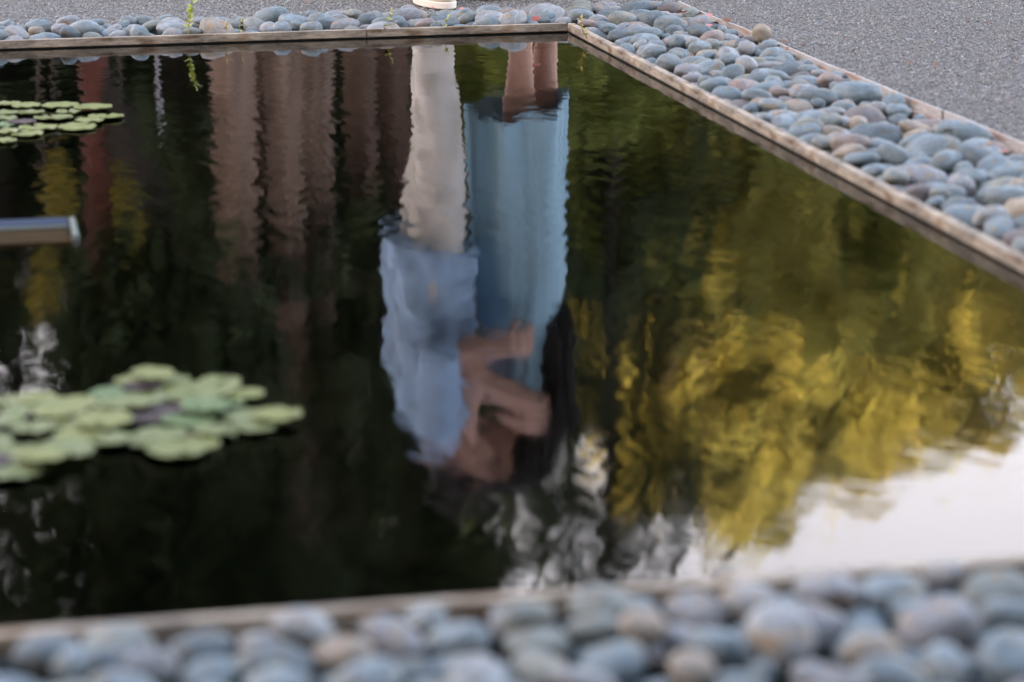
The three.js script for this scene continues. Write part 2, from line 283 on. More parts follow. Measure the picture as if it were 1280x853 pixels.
{
  const where = (p) => p.z < ZF - KW ? 'in the bed before the couple' : p.z > ZN + KW ? 'in the bed opposite the couple' : 'in the bed beside the wide path';
  const rest = [];
  const M = new THREE.Matrix4();
  pebbles.forEach((p, i) => {
    const sc = V(p.s.a, p.s.c, p.s.b);
    if (i < 300 && p.show > 0) {
      const o = mesh('river_pebble', pebbleGeos[p.geo], pebbleMats[p.tone]); o.position.set(p.x, p.y, p.z); o.quaternion.copy(p.s.q); o.scale.copy(sc);
      const size = p.s.a > 0.06 ? 'large ' : p.s.a < 0.04 ? 'small ' : '', l = `${size}smooth ${TONES[p.tone][0]} river pebble ${where(p)}`;
      tag(o, l, 'pebble', `${size}${TONES[p.tone][0]} pebbles ${where(p)}`);
    } else rest.push(p);
  });
  const mat = pebbleMats.map((m) => m.clone()); mat.forEach((m) => m.color.set(1, 1, 1));
  for (let k = 0; k < 2; k++) {
    const part = rest.filter((p, i) => i % 2 === k), im = new THREE.InstancedMesh(pebbleGeos[k * 3], mat[k * 2], part.length);
    part.forEach((p, i) => { im.setMatrixAt(i, M.compose(V(p.x, p.y, p.z), p.s.q, V(p.s.a, p.s.c, p.s.b))); im.setColorAt(i, pebbleMats[p.tone].color); });
    im.name = numbered('pebble_fill'); im.castShadow = im.receiveShadow = true; scene.add(im); tag(im, 'mixed grey river pebbles filling the beds around the pool', 'pebbles', null, 'stuff');
  }
}

// ------------------------------------------------------------------ loose gravel grains where the path is close enough to tell them apart
{
  const R = rng(99), geo = [0, 1].map((s) => { const g = new THREE.IcosahedronGeometry(1, 0), p = g.attributes.position; for (let i = 0; i < p.count; i++) { const x = p.getX(i), y = p.getY(i), z = p.getZ(i), k = 1 + 0.6 * noise(x * 1.7 + s * 9, y * 1.7, z * 1.7); p.setXYZ(i, x * k, y * k * 0.75, z * k); } g.computeVertexNormals(); return g; });
  const m = std({ color: RGB(1, 1, 1), roughness: 0.9 });
  const M = new THREE.Matrix4(), q = new THREE.Quaternion();
  const lists = [[], []];
  for (let n = 0; n < 330000; n++) {
    const x = lerp(-0.6, 4.3, R()), z = lerp(-10.4, -4.6, R());
    const farSide = z < bedOut.z0, right = x > bedOut.x1 + 0.004; if (!farSide && !right) { R(); continue; }
    const [u, v] = project(V(x, 0, z)); if (u < -90 || u > W + 110 || v < -60 || v > 300) continue;
    lists[n & 1].push([x, z]);
  }
  lists.forEach((L, k) => {
    const im = new THREE.InstancedMesh(geo[k], m, L.length), c = new THREE.Color();
    L.forEach(([x, z], i) => {
      const s = 0.0016 + 0.0025 * Math.pow(R(), 1.8); q.setFromEuler(new THREE.Euler(R() * 6, R() * 6, R() * 6));
      im.setMatrixAt(i, M.compose(V(x, 0.006 + s * 0.45 + 0.003 * R(), z), q, V(s * lerp(0.8, 1.4, R()), s, s)));
      const t = R(), l = t > 0.992 ? lerp(0.35, 0.5, R()) : t > 0.85 ? lerp(0.27, 0.36, R()) : lerp(0.17, 0.27, R()), w = (R() - 0.5) * 0.1; im.setColorAt(i, c.setRGB(l * (1.03 + w), l * 1.02, l * (0.96 - w)));
    });
    im.name = numbered('gravel_grains'); im.castShadow = im.receiveShadow = true; scene.add(im); tag(im, 'loose crushed grey gravel lying on the path', 'gravel', null, 'stuff');
  });
}
// metal edging between bed and path, in pieces that wander a little
{
  const m = std({ color: RGB(0.56, 0.52, 0.48), roughness: 0.7, map: dataTex(256, 32, (u, v) => { const r = smooth(0.05, 0.3, tnoise(u, v, 9, 3)); const n = 0.85 + 0.2 * tnoise(u, v, 40); return [n * lerp(1, 0.9, r), n * lerp(1, 0.75, r), n * lerp(1, 0.68, r)]; }, true) });
  const strip = (label, a, b, amp, seed) => {
    const t = thing('bed_edging', label, 'edging'), n = 5;
    for (let s = 0; s < n; s++) {
      const pos = [], idx = [], uv = [], K = 14, d = b.clone().sub(a), L = d.length(), nrm = V(-d.z, 0, d.x).normalize();
      for (let i = 0; i <= K; i++) {
        const f = (s + (i + (i === 0 ? 0.06 : i === K ? -0.06 : 0)) / K) / n, c = a.clone().addScaledVector(d, f).addScaledVector(nrm, amp * noise(f * L * 1.1, seed)), top = 0.036 + 0.005 * noise(f * L * 2, seed + 4);
        for (const [o, y] of [[-0.003, -0.06], [-0.003, top], [0.003, top], [0.003, -0.06]]) { const p = c.clone().addScaledVector(nrm, o); pos.push(p.x, y, p.z); uv.push(f * L, y * 8 + o * 20); }
        if (i < K) for (let k = 0; k < 3; k++) { const q = i * 4 + k; idx.push(q, q + 4, q + 1, q + 1, q + 4, q + 5); }
      }
      const g = new THREE.BufferGeometry(); g.setAttribute('position', new THREE.Float32BufferAttribute(pos, 3)); g.setAttribute('uv', new THREE.Float32BufferAttribute(uv, 2)); g.setIndex(idx);
      const g2 = g.toNonIndexed(); g2.computeVertexNormals(); mesh('edging_length', g2, m, t);
    }
  };
  const b = bedOut;
  strip('thin pinkish metal edging between the pebble bed and the wide gravel path', V(b.x1 + 0.006, 0, b.z0 + 0.02), V(b.x1 + 0.006, 0, b.z1), 0.02, 2);
}
console.log('ground done', pebbles.length);
// ------------------------------------------------------------------ trees
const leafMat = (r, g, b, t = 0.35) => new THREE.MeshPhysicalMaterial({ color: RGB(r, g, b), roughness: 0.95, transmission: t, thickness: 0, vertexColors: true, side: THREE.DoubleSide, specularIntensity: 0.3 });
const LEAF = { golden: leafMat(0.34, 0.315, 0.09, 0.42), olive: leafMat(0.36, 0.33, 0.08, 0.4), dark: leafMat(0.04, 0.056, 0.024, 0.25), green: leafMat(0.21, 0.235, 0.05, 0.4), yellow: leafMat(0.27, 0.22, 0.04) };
const barkTex = dataTex(128, 256, (u, v) => { const n = 0.88 + 0.3 * tnoise(u * 1, v, 3, 1) + 0.35 * noise(Math.sin(u * 6.283) * 6, v * 5, Math.cos(u * 6.283) * 6) + 0.25 * noise(Math.sin(u * 6.283) * 14, v * 10, Math.cos(u * 6.283) * 14); return [n, n * 0.97, n * 0.95]; }, true);
const barkBump = dataTex(128, 256, (u, v) => 0.5 + 0.5 * noise(Math.sin(u * 6.283) * 9, v * 6, Math.cos(u * 6.283) * 9) + 0.3 * noise(Math.sin(u * 6.283) * 22, v * 16, Math.cos(u * 6.283) * 22));
const bark = (r, g, b) => std({ color: RGB(r, g, b), roughness: 0.95, map: barkTex, bumpMap: barkBump, bumpScale: 0.05 });
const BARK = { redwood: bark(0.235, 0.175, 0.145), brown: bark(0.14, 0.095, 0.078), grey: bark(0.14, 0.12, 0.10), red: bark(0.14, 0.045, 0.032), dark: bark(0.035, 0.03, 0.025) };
class Leaves {
  constructor(seed) { this.R = rng(seed); this.p = []; this.c = []; }
  card(x, y, z, s, dir) {                                  // one small pointed leaf spray: two faces folded along the midrib
    const R = this.R, u = dir ? dir.clone() : V(R() - 0.5, R() - 0.5, R() - 0.5); u.normalize();
    const a = V(R() - 0.5, R() - 0.5, R() - 0.5).cross(u).normalize(), n = V().crossVectors(u, a), w = s * lerp(0.28, 0.45, R()), f = s * 0.12, o = V(x, y, z);
    const tip = o.clone().addScaledVector(u, s * 0.6), end = o.clone().addScaledVector(u, -s * 0.5), l = o.clone().addScaledVector(a, w).addScaledVector(n, f), r = o.clone().addScaledVector(a, -w).addScaledVector(n, f);
    for (const q of [end, tip, l, end, r, tip]) this.p.push(q.x, q.y, q.z);
    const k = lerp(0.65, 1.3, R()), h = lerp(-0.12, 0.12, R()); for (let i = 0; i < 6; i++) this.c.push(k * (1 + h), k, k * (1 - h));
  }
  blob(cx, cy, cz, rx, ry, rz, n, s) {
    const R = this.R; for (let i = 0; i < n; i++) { const th = R() * 6.2832, ph = Math.acos(2 * R() - 1), d = Math.pow(R(), 0.45) * (0.72 + 0.62 * R() * R()); this.card(cx + rx * d * Math.sin(ph) * Math.cos(th), cy + ry * d * Math.cos(ph), cz + rz * d * Math.sin(ph) * Math.sin(th), s * lerp(0.7, 1.3, R())); }
  }
  build() { const g = new THREE.BufferGeometry(); g.setAttribute('position', new THREE.Float32BufferAttribute(this.p, 3)); g.setAttribute('color', new THREE.Float32BufferAttribute(this.c, 3)); g.computeVertexNormals(); return g; }
}
function trunkGeo(h, r0, r1, seed, flute = 0.12, lean = [0, 0]) {
  const K = 22, N = 20, pos = [], uv = [], idx = [];
  for (let j = 0; j <= K; j++) for (let i = 0; i <= N; i++) {
    const t = j / K, a = i / N * 6.28319, y = h * Math.pow(t, 1.25), flare = 1 + 0.9 * Math.exp(-y / 0.45), rr = lerp(r0, r1, t) * flare * (1 + flute * (0.6 * Math.sin(a * 5 + seed + y * 0.15) + 0.5 * Math.sin(a * 9 + seed * 2)) * Math.exp(-y / 9));
    const wob = 0.25 * r0; pos.push(Math.cos(a) * rr + lean[0] * y + wob * noise(y * 0.3, seed), y - 0.15, Math.sin(a) * rr + lean[1] * y + wob * noise(y * 0.3, seed + 7)); uv.push(i / N, y / (r0 * 9));
  }
  for (let j = 0; j < K; j++) for (let i = 0; i < N; i++) { const q = j * (N + 1) + i; idx.push(q, q + N + 1, q + 1, q + 1, q + N + 1, q + N + 2); }
  const g = new THREE.BufferGeometry(); g.setAttribute('position', new THREE.Float32BufferAttribute(pos, 3)); g.setAttribute('uv', new THREE.Float32BufferAttribute(uv, 2)); g.setIndex(idx); g.computeVertexNormals(); return g;
}
function conifer({ h, r, base, seed, spread, cards, size, leaf, barkM, lean = [0, 0], droop = 0.35, flute = 0.14, gap = 0.55, fluff = 0.22 }) {
  const R = rng(seed), L = new Leaves(seed + 1), limbs = [trunkGeo(h, r, 0.04, seed, flute, lean)], whorls = Math.round((h - base) / gap);
  const per = cards / (whorls * 6);
  for (let w = 0; w < whorls; w++) {
    const t = w / whorls, y = base + (h - base) * t, n = 5 + Math.floor(R() * 3);
    for (let k = 0; k < n; k++) {
      const a = R() * 6.283, len = spread * (Math.sin(Math.PI * clamp(0.2 + t * 0.8, 0, 1)) * 0.65 + 0.45 * (1 - t)) * lerp(0.6, 1.15, R()) * (1 - t * 0.5), dr = droop * lerp(0.5, 1.4, R()), ca = Math.cos(a), sa = Math.sin(a), x0 = lean[0] * y, z0 = lean[1] * y;
      const pt = (f) => V(x0 + ca * len * f, y + len * (0.25 * f - dr * f * f * 1.6), z0 + sa * len * f);
      limbs.push(tubeAlong([pt(0), pt(0.35), pt(0.7)], [0.045 * (1.2 - t), 0.03 * (1.2 - t), 0.008], 4));
      for (let c = 0; c < per; c++) { const f = Math.pow(R(), 0.7), p = pt(f), s = len * fluff * (0.3 + f); L.card(p.x + (R() - 0.5) * 2 * s, p.y - R() * 0.5 * s - 0.1, p.z + (R() - 0.5) * 2 * s, size * lerp(0.7, 1.4, R()), V(ca + R() - 0.5, -0.9 * R() - 0.15, sa + R() - 0.5)); }
    }
  }
  const g = new THREE.Group(); mesh('trunk', mergeGeometries(limbs), barkM, g); mesh('crown', L.build(), leaf, g); return g;
}
function broadleaf({ h, r, base, seed, spread, cards, size, leaf, barkM, narrow = 1 }) {
  const R = rng(seed), L = new Leaves(seed + 3), th = h * 0.75, limbs = [trunkGeo(th, r, r * 0.25, seed, 0.06)], n = 26;
  for (let k = 0; k < n; k++) {
    const t = (k + R()) / n, y = lerp(base, h * 0.93, t), a = k * 2.4 + R(), rad = spread * Math.sqrt(Math.max(0.05, 1 - Math.pow((t - 0.35) / 0.72, 2))) * lerp(0.45, 0.8, R()), cx = Math.cos(a) * rad, cz = Math.sin(a) * rad * narrow, br = spread * lerp(0.3, 0.46, R()) * (1 - 0.35 * t);
    L.blob(cx, y, cz, br, br * lerp(0.75, 1.1, R()), br, cards / n, size);
    const y0 = Math.min(y - rad * 0.6, th * 0.95), q = Math.max(0.6, y0); limbs.push(tubeAlong([V(0, q, 0), V(cx * 0.5, lerp(q, y, 0.65), cz * 0.5), V(cx, y, cz)], [r * 0.4 * (1.1 - t), r * 0.22, 0.015], 5));
  }
  const g = new THREE.Group(); mesh('trunk', mergeGeometries(limbs), barkM, g); mesh('crown', L.build(), leaf, g); return g;
}
function plantTree(proto, name, label, category, group, pos, turn, scale = 1) {
  const o = proto.clone(); o.name = numbered(name); o.position.copy(pos); o.rotation.y = turn; if (typeof scale === 'number') o.scale.setScalar(scale); else o.scale.copy(scale); scene.add(o); return tag(o, label, category, group);
}
const groundAt = (px, D) => { const p = mirrored(px, 300, D); p.y = 0; return p; };
{
  const R = rng(5);
  // windbreak that keeps the low sun off the pool
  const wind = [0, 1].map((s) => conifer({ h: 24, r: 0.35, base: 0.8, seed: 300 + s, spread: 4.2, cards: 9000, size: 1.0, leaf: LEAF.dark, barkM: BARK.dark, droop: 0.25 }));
  for (let row = 0; row < 3; row++) for (let k = 0; k < 20; k++) {
    const z = 48 - k * 4.4 + (row % 2) * 2.2, x = -56 - row * 5 + (R() - 0.5) * 2;
    plantTree(wind[(k + row) % 2], 'windbreak_conifer', 'tall dense dark conifer in the windbreak beyond the end of the pool', 'tree', 'conifers of the windbreak', V(x, 0, z), R() * 6.28, z < -12 ? lerp(0.76, 0.98, R()) : lerp(0.9, 1.06, R()));
  }
  // trees standing behind the photographer, which keep part of the sky off the near bed
  [[-4.6, 5.2, 0.66], [0.3, 4.9, 0.62], [5.2, 5.4, 0.66], [10, 5, 0.66], [-9.8, 5, 0.66]].forEach(([x, z, s], i) => plantTree(wind[i % 2], 'screening_conifer', 'dark conifer standing on the near side of the garden facing the couple', 'tree', 'conifers on the near side', V(x, 0, z), i * 2, s));
  // redwood grove: bare trunks below, dark crowns above
  const grove = [[292, 30, 0.27], [356, 30.4, 0.23], [404, 31, 0.18], [448, 32.5, 0.21], [495, 33, 0.22], [322, 33.5, 0.2], [383, 34, 0.2]];
  const where = ['widest pale redwood trunk', 'straight pale redwood trunk between two others', 'slender pale redwood trunk', 'dim brown redwood trunk beside the slender one', 'dim brown redwood trunk behind the man', 'dim brown redwood trunk behind the widest one', 'dim brown redwood trunk behind the straight and slender ones'];
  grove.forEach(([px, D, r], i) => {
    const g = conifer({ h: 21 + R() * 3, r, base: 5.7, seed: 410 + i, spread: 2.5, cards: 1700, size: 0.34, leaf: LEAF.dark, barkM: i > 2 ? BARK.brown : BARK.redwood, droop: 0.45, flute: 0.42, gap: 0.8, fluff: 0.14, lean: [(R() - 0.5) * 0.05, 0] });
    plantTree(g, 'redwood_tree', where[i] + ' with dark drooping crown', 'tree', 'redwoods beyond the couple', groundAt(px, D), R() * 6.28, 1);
  });
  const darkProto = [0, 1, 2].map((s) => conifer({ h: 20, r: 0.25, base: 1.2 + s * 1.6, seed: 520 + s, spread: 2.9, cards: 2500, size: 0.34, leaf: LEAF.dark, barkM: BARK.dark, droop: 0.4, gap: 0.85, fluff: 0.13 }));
  const darkSpots = [[-160, 39], [-60, 42], [8, 41], [225, 43], [330, 39], [440, 42], [520, 40], [585, 43]];
  darkSpots.forEach(([px, D], i) => plantTree(darkProto[i % 3], 'dark_conifer', 'dense dark conifer in shade behind the redwood trunks', 'tree', 'dark conifers behind the redwoods', groundAt(px, D), R() * 6.28, V(1, lerp(0.9, 1.1, R()), 1)));
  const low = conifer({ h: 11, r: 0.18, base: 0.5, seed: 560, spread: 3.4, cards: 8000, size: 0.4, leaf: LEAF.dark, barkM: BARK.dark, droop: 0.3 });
  for (let k = 0; k < 11; k++) plantTree(low, 'low_conifer', 'shorter bushy dark conifer filling the gaps behind the tall conifers', 'tree', 'shorter dark conifers', groundAt(-170 + k * 72 + R() * 20, 47 + R() * 5), R() * 6.28, V(1, lerp(0.95, 1.2, R()), 1));
  // thin tree whose open crown lets the sky through, beside the woman's hair
  const airy = conifer({ h: 19, r: 0.16, base: 6.5, seed: 610, spread: 2.6, cards: 3400, size: 0.26, leaf: LEAF.dark, barkM: BARK.dark, droop: 0.6 });
  plantTree(airy, 'weeping_tree', 'open crowned tree with thin drooping sprays against the sky, mirrored beside the woman', 'tree', null, groundAt(762, 38), 1, 1);
  // sunlit broadleaf trees
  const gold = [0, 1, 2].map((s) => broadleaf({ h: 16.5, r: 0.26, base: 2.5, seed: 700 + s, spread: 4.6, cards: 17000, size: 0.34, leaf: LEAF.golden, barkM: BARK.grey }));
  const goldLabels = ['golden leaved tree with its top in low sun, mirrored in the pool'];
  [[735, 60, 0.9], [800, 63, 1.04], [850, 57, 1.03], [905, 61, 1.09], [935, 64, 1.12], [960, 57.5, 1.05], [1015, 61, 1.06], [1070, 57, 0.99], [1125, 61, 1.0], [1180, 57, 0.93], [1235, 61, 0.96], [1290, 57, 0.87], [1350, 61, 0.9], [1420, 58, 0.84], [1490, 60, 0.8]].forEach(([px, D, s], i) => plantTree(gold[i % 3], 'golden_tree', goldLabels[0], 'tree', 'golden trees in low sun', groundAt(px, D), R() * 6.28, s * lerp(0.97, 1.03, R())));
  const olive = [0, 1].map((s) => broadleaf({ h: 9, r: 0.16, base: 0.8, seed: 760 + s, spread: 3.0, cards: 4500, size: 0.32, leaf: s ? LEAF.olive : LEAF.green, barkM: BARK.grey }));
  for (let k = 0; k < 15; k++) { const px = 560 + k * 68 + R() * 30, s = lerp(0.8, 1.15, R()); plantTree(olive[k % 2], 'shaded_tree', k % 2 ? 'low olive green tree in shade before the golden trees, mirrored in the pool' : 'low deep green tree in shade before the golden trees, mirrored in the pool', 'tree', k % 2 ? 'olive trees in shade' : 'deep green trees in shade', groundAt(px, 42 + R() * 8), R() * 6.28, s); }
  const shrub = broadleaf({ h: 4.2, r: 0.07, base: 0.3, seed: 790, spread: 1.7, cards: 7000, size: 0.2, leaf: LEAF.green, barkM: BARK.grey });
    for (let k = 0; k < 20; k++) { const px = -120 + k * 78 + R() * 40; if (px < 540) continue; plantTree(shrub, 'tall_shrub', 'bushy mid green shrub growing before the shaded low trees', 'shrub', 'shrubs before the low trees', groundAt(px, 33.5 + R() * 5), R() * 6.28, lerp(0.8, 1.25, R())); }
  // yellow saplings that glow between the dark trunks
  const sap = (() => { const L = new Leaves(821), g = new THREE.Group(); for (let k = 0; k < 9; k++) { const f = k / 8; L.blob((L.R() - 0.5) * 0.16 * f, lerp(3.6, 4.35, f), 0, 0.07 + 0.24 * f * (1.6 - f), 0.08, 0.05 + 0.2 * f, 30, 0.12); } mesh('trunk', tubeAlong([V(0, -0.1, 0), V(0.03, 2, 0), V(0, 4.2, 0)], [0.03, 0.025, 0.012], 6), BARK.grey, g); mesh('crown', L.build(), LEAF.yellow, g); return g; })();
  [[75, 28, 'beside the red trunk', 0.98], [156, 28.5, 'under the forked limb', 1.06], [58, 29, 'beyond the steel trough', 1.28]].forEach(([px, D, w, s]) => plantTree(sap, 'yellow_sapling', `slender sapling with bright yellow leaves ${w}, mirrored in the pool`, 'tree', null, groundAt(px, D), px, V(s, s, s)));
  // red barked tree with a forked limb
  const t = thing('red_barked_tree', 'slim tree with smooth red-brown bark and a forked limb, mirrored in the pool', 'tree', groundAt(124, 20));
  mesh('trunk', mergeGeometries([trunkGeo(7, 0.125, 0.06, 8, 0.12)]), BARK.red, t);
  mesh('limb', tubeAlong([V(0.0, 1.6, 0), V(0.25, 2.2, 0.1), V(0.55, 2.9, 0.1), V(0.8, 4.2, 0)], [0.1, 0.1, 0.09, 0.05], 10), BARK.dark, t);
  const L = new Leaves(831); L.blob(0.35, 4.0, 0.3, 1.0, 1.4, 0.9, 4200, 0.15); L.blob(0.3, 5.8, 0, 1.6, 1.3, 1.6, 4000, 0.16); mesh('crown', L.build(), LEAF.dark, t);
}
// thin stake standing on the far side
{
  const p = groundAt(205, 14), t = thing('garden_stake', 'thin grey metal stake standing in the ground, mirrored near the pale redwood trunks', 'stake', p);
  const m = std({ color: RGB(0.2, 0.2, 0.22), roughness: 0.6 });
  mesh('rod', tubeAlong([V(0, -0.1, 0), V(0.004, 0.4, 0), V(-0.004, 0.8, 0), V(0, 1.12, 0)], [0.011, 0.011, 0.011, 0.011], 8), m, t);
  const c = new THREE.SphereGeometry(0.016, 10, 8); mesh('cap', c, m, t).position.y = 1.125;
}
console.log('trees done');

// ------------------------------------------------------------------ lily pads
{
  const pad = (seed) => {
    const R = rng(seed), rings = 5, seg = 30, notch = 0.16 + 0.12 * R(), pos = [0, 0, 0], uv = [0.5, 0.5], idx = [];
    for (let j = 1; j <= rings; j++) for (let i = 0; i <= seg; i++) {
      const a = notch / 2 + (6.28319 - notch) * i / seg, rr = j / rings * (1 + 0.04 * noise(Math.cos(a) * 1.5 + seed, Math.sin(a) * 1.5)), e = Math.pow(j / rings, 4);
      pos.push(Math.cos(a) * rr, 0.05 * e * (0.5 + noise(Math.cos(a) * 2 + seed * 3, Math.sin(a) * 2)) + 0.03 * noise(Math.cos(a) * rr * 2, Math.sin(a) * rr * 2, seed), Math.sin(a) * rr); uv.push(0.5 + 0.5 * rr * Math.cos(a), 0.5 + 0.5 * rr * Math.sin(a));
    }
    for (let i = 0; i < seg; i++) idx.push(0, 2 + i, 1 + i);
    for (let j = 1; j < rings; j++) for (let i = 0; i < seg; i++) { const a = 1 + (j - 1) * (seg + 1) + i, b = a + seg + 1; idx.push(a, a + 1, b, a + 1, b + 1, b); }
    const top = new THREE.BufferGeometry(); top.setAttribute('position', new THREE.Float32BufferAttribute(pos, 3)); top.setAttribute('uv', new THREE.Float32BufferAttribute(uv, 2)); top.setIndex(idx);
    const bot = top.clone(); bot.translate(0, -0.035, 0); bot.setIndex(idx.map((_, k) => idx[k % 3 === 1 ? k + 1 : k % 3 === 2 ? k - 1 : k]));
    // rim that joins the two faces
    const n = pos.length / 3, r0 = 1 + (rings - 1) * (seg + 1), rim = []; for (let i = 0; i < seg; i++) rim.push(r0 + i, r0 + i + 1, n + r0 + i, r0 + i + 1, n + r0 + i + 1, n + r0 + i);
    const g = mergeGeometries([top, bot]); g.setIndex([...g.index.array, ...rim]); g.computeVertexNormals(); return g;
  };
  const geos = [1, 2, 3, 4, 5].map(pad);
  const vein = dataTex(128, 128, (u, v) => { const a = Math.atan2(v - 0.5, u - 0.5), r = Math.hypot(u - 0.5, v - 0.5) * 2, rib = smooth(0.25, 0, Math.abs(Math.sin(a * 7))) * (1 - smooth(0.75, 1, r)) * 0.12, b = smooth(0.25, 0.5, tnoise(u, v, 5, 2)) * 0.35, n = 0.9 + 0.12 * tnoise(u, v, 16, 4) + rib; return [n, n * (1 - b * 0.5), n * (1 - b * 0.3)]; }, true);
  const pm = (r, g, b, rough = 0.45) => new THREE.MeshPhysicalMaterial({ color: RGB(r, g, b), roughness: rough, map: vein, side: THREE.DoubleSide, specularIntensity: 0.5 });
  const tones = [['yellow-green', pm(0.20, 0.22, 0.06)], ['light green', pm(0.165, 0.19, 0.055)], ['green', pm(0.12, 0.18, 0.06)], ['purple-brown', pm(0.075, 0.055, 0.05, 0.75)], ['pale green', pm(0.17, 0.20, 0.07)]];
  const R = rng(77);
  const put = (p, r, tone, y, tilt, where) => {
    const o = mesh('lily_pad', geos[Math.floor(R() * 5)], tones[tone][1]); o.position.set(p.x, y, p.z); o.scale.set(r, 0.075, r); o.rotation.set((R() - 0.5) * tilt, R() * 6.28, (R() - 0.5) * tilt);
    tag(o, `${tones[tone][0]} lily pad floating in the ${where}`, 'lily pad', `${tones[tone][0]} pads in the ${where}`);
  };
  const z1 = 2.942;
  [[20, 382, 110, 0], [95, 390, 105, 0], [222, 391, 135, 0], [342, 399, 140, 0], [110, 421, 105, 1], [195, 433, 140, 1], [388, 430, 130, 0], [20, 419, 95, 1], [12, 442, 100, 1], [82, 456, 100, 3], [140, 470, 140, 0], [284, 469, 138, 0], [5, 463, 100, 2], [328, 449, 105, 0], [18, 490, 100, 0], [98, 493, 118, 0], [14, 519, 90, 0], [-70, 430, 120, 1], [-90, 470, 120, 0], [-80, 400, 110, 0], [250, 412, 90, 1]].forEach(([x, y, w, tone], i) => {
    const p = ground(x / z1, y / z1, 0.004), d = p.distanceTo(camera.position); put(p, w / z1 / FPX * d / 2, tone, 0.005 + 0.0012 * (i % 5), 0.05, 'small pad cluster toward the far kerb');
  });
  // the larger cluster: fill its outline on the water
  const poly = [[-160, 520], [-60, 500], [50, 497], [130, 493], [165, 472], [215, 472], [295, 474], [306, 492], [330, 510], [348, 526], [325, 536], [290, 544], [262, 556], [232, 566], [200, 566], [182, 552], [120, 562], [75, 577], [30, 596], [-40, 606], [-140, 600]];
  const inside = (x, y) => { let c = false; for (let i = 0, j = poly.length - 1; i < poly.length; j = i++) if ((poly[i][1] > y) !== (poly[j][1] > y) && x < (poly[j][0] - poly[i][0]) * (y - poly[i][1]) / (poly[j][1] - poly[i][1]) + poly[i][0]) c = !c; return c; };
  const pts = [];
  for (let n = 0; n < 4000 && pts.length < 130; n++) { const x = lerp(-160, 372, R()), y = lerp(468, 606, R()); if (!inside(x, y) || Math.hypot((x - 238) / 26, (y - 545) / 9) < 1) continue; const p = ground(x, y, 0.006); if (pts.every((q) => q.distanceTo(p) > 0.048)) pts.push(p); }
  pts.forEach((p, i) => { const t = R(); put(p, lerp(0.029, 0.042, R()), t < 0.36 ? 4 : t < 0.62 ? 1 : t < 0.84 ? 0 : t < 0.94 ? 2 : 3, 0.005 + 0.0012 * (i % 6) + (R() < 0.12 ? 0.008 : 0), 0.1, 'wide pad cluster beyond the steel trough'); });
  put(ground(190, 467, 0.022), 0.033, 0, 0.022, 0.1, 'wide pad cluster, held up above the water');
}
// steel trough lying in the water
{
  const t = thing('steel_trough', 'flat steel trough lying at the water surface between the lily pad clusters', 'trough', V(0.19, 0, -5.2));
  const rusty = dataTex(256, 64, (u, v) => { const n = 0.8 + 0.3 * tnoise(u, v, 8) + 0.25 * tnoise(u, v, 30, 2); return [n, n * 0.92, n * 0.8]; }, true);
  const steel = new THREE.MeshPhysicalMaterial({ color: RGB(0.035, 0.05, 0.08), roughness: 0.3, ior: 1.12 }), rust = new THREE.MeshPhysicalMaterial({ ior: 1.12, color: RGB(0.06, 0.045, 0.024), roughness: 0.9, map: rusty }), pale = new THREE.MeshPhysicalMaterial({ ior: 1.15, color: RGB(0.15, 0.17, 0.15), roughness: 0.9 });
  const b = (n, w, h, d, x, y, z, m, r = 0.003) => { const q = mesh(n, new RoundedBoxGeometry(w, h, d, 2, r), m, t); q.position.set(x, y, z); };
  b('tray', 2.2, 0.05, 0.135, -1.109, -0.021, 0.034, rust); b('ledge', 2.2, 0.06, 0.068, -1.109, -0.018, -0.07, steel); b('lip', 2.2, 0.02, 0.008, -1.109, 0.0, -0.030, pale, 0.002); b('end_plate', 0.012, 0.054, 0.19, 0.0, -0.014, -0.005, pale, 0.004);
}
console.log('pads done');

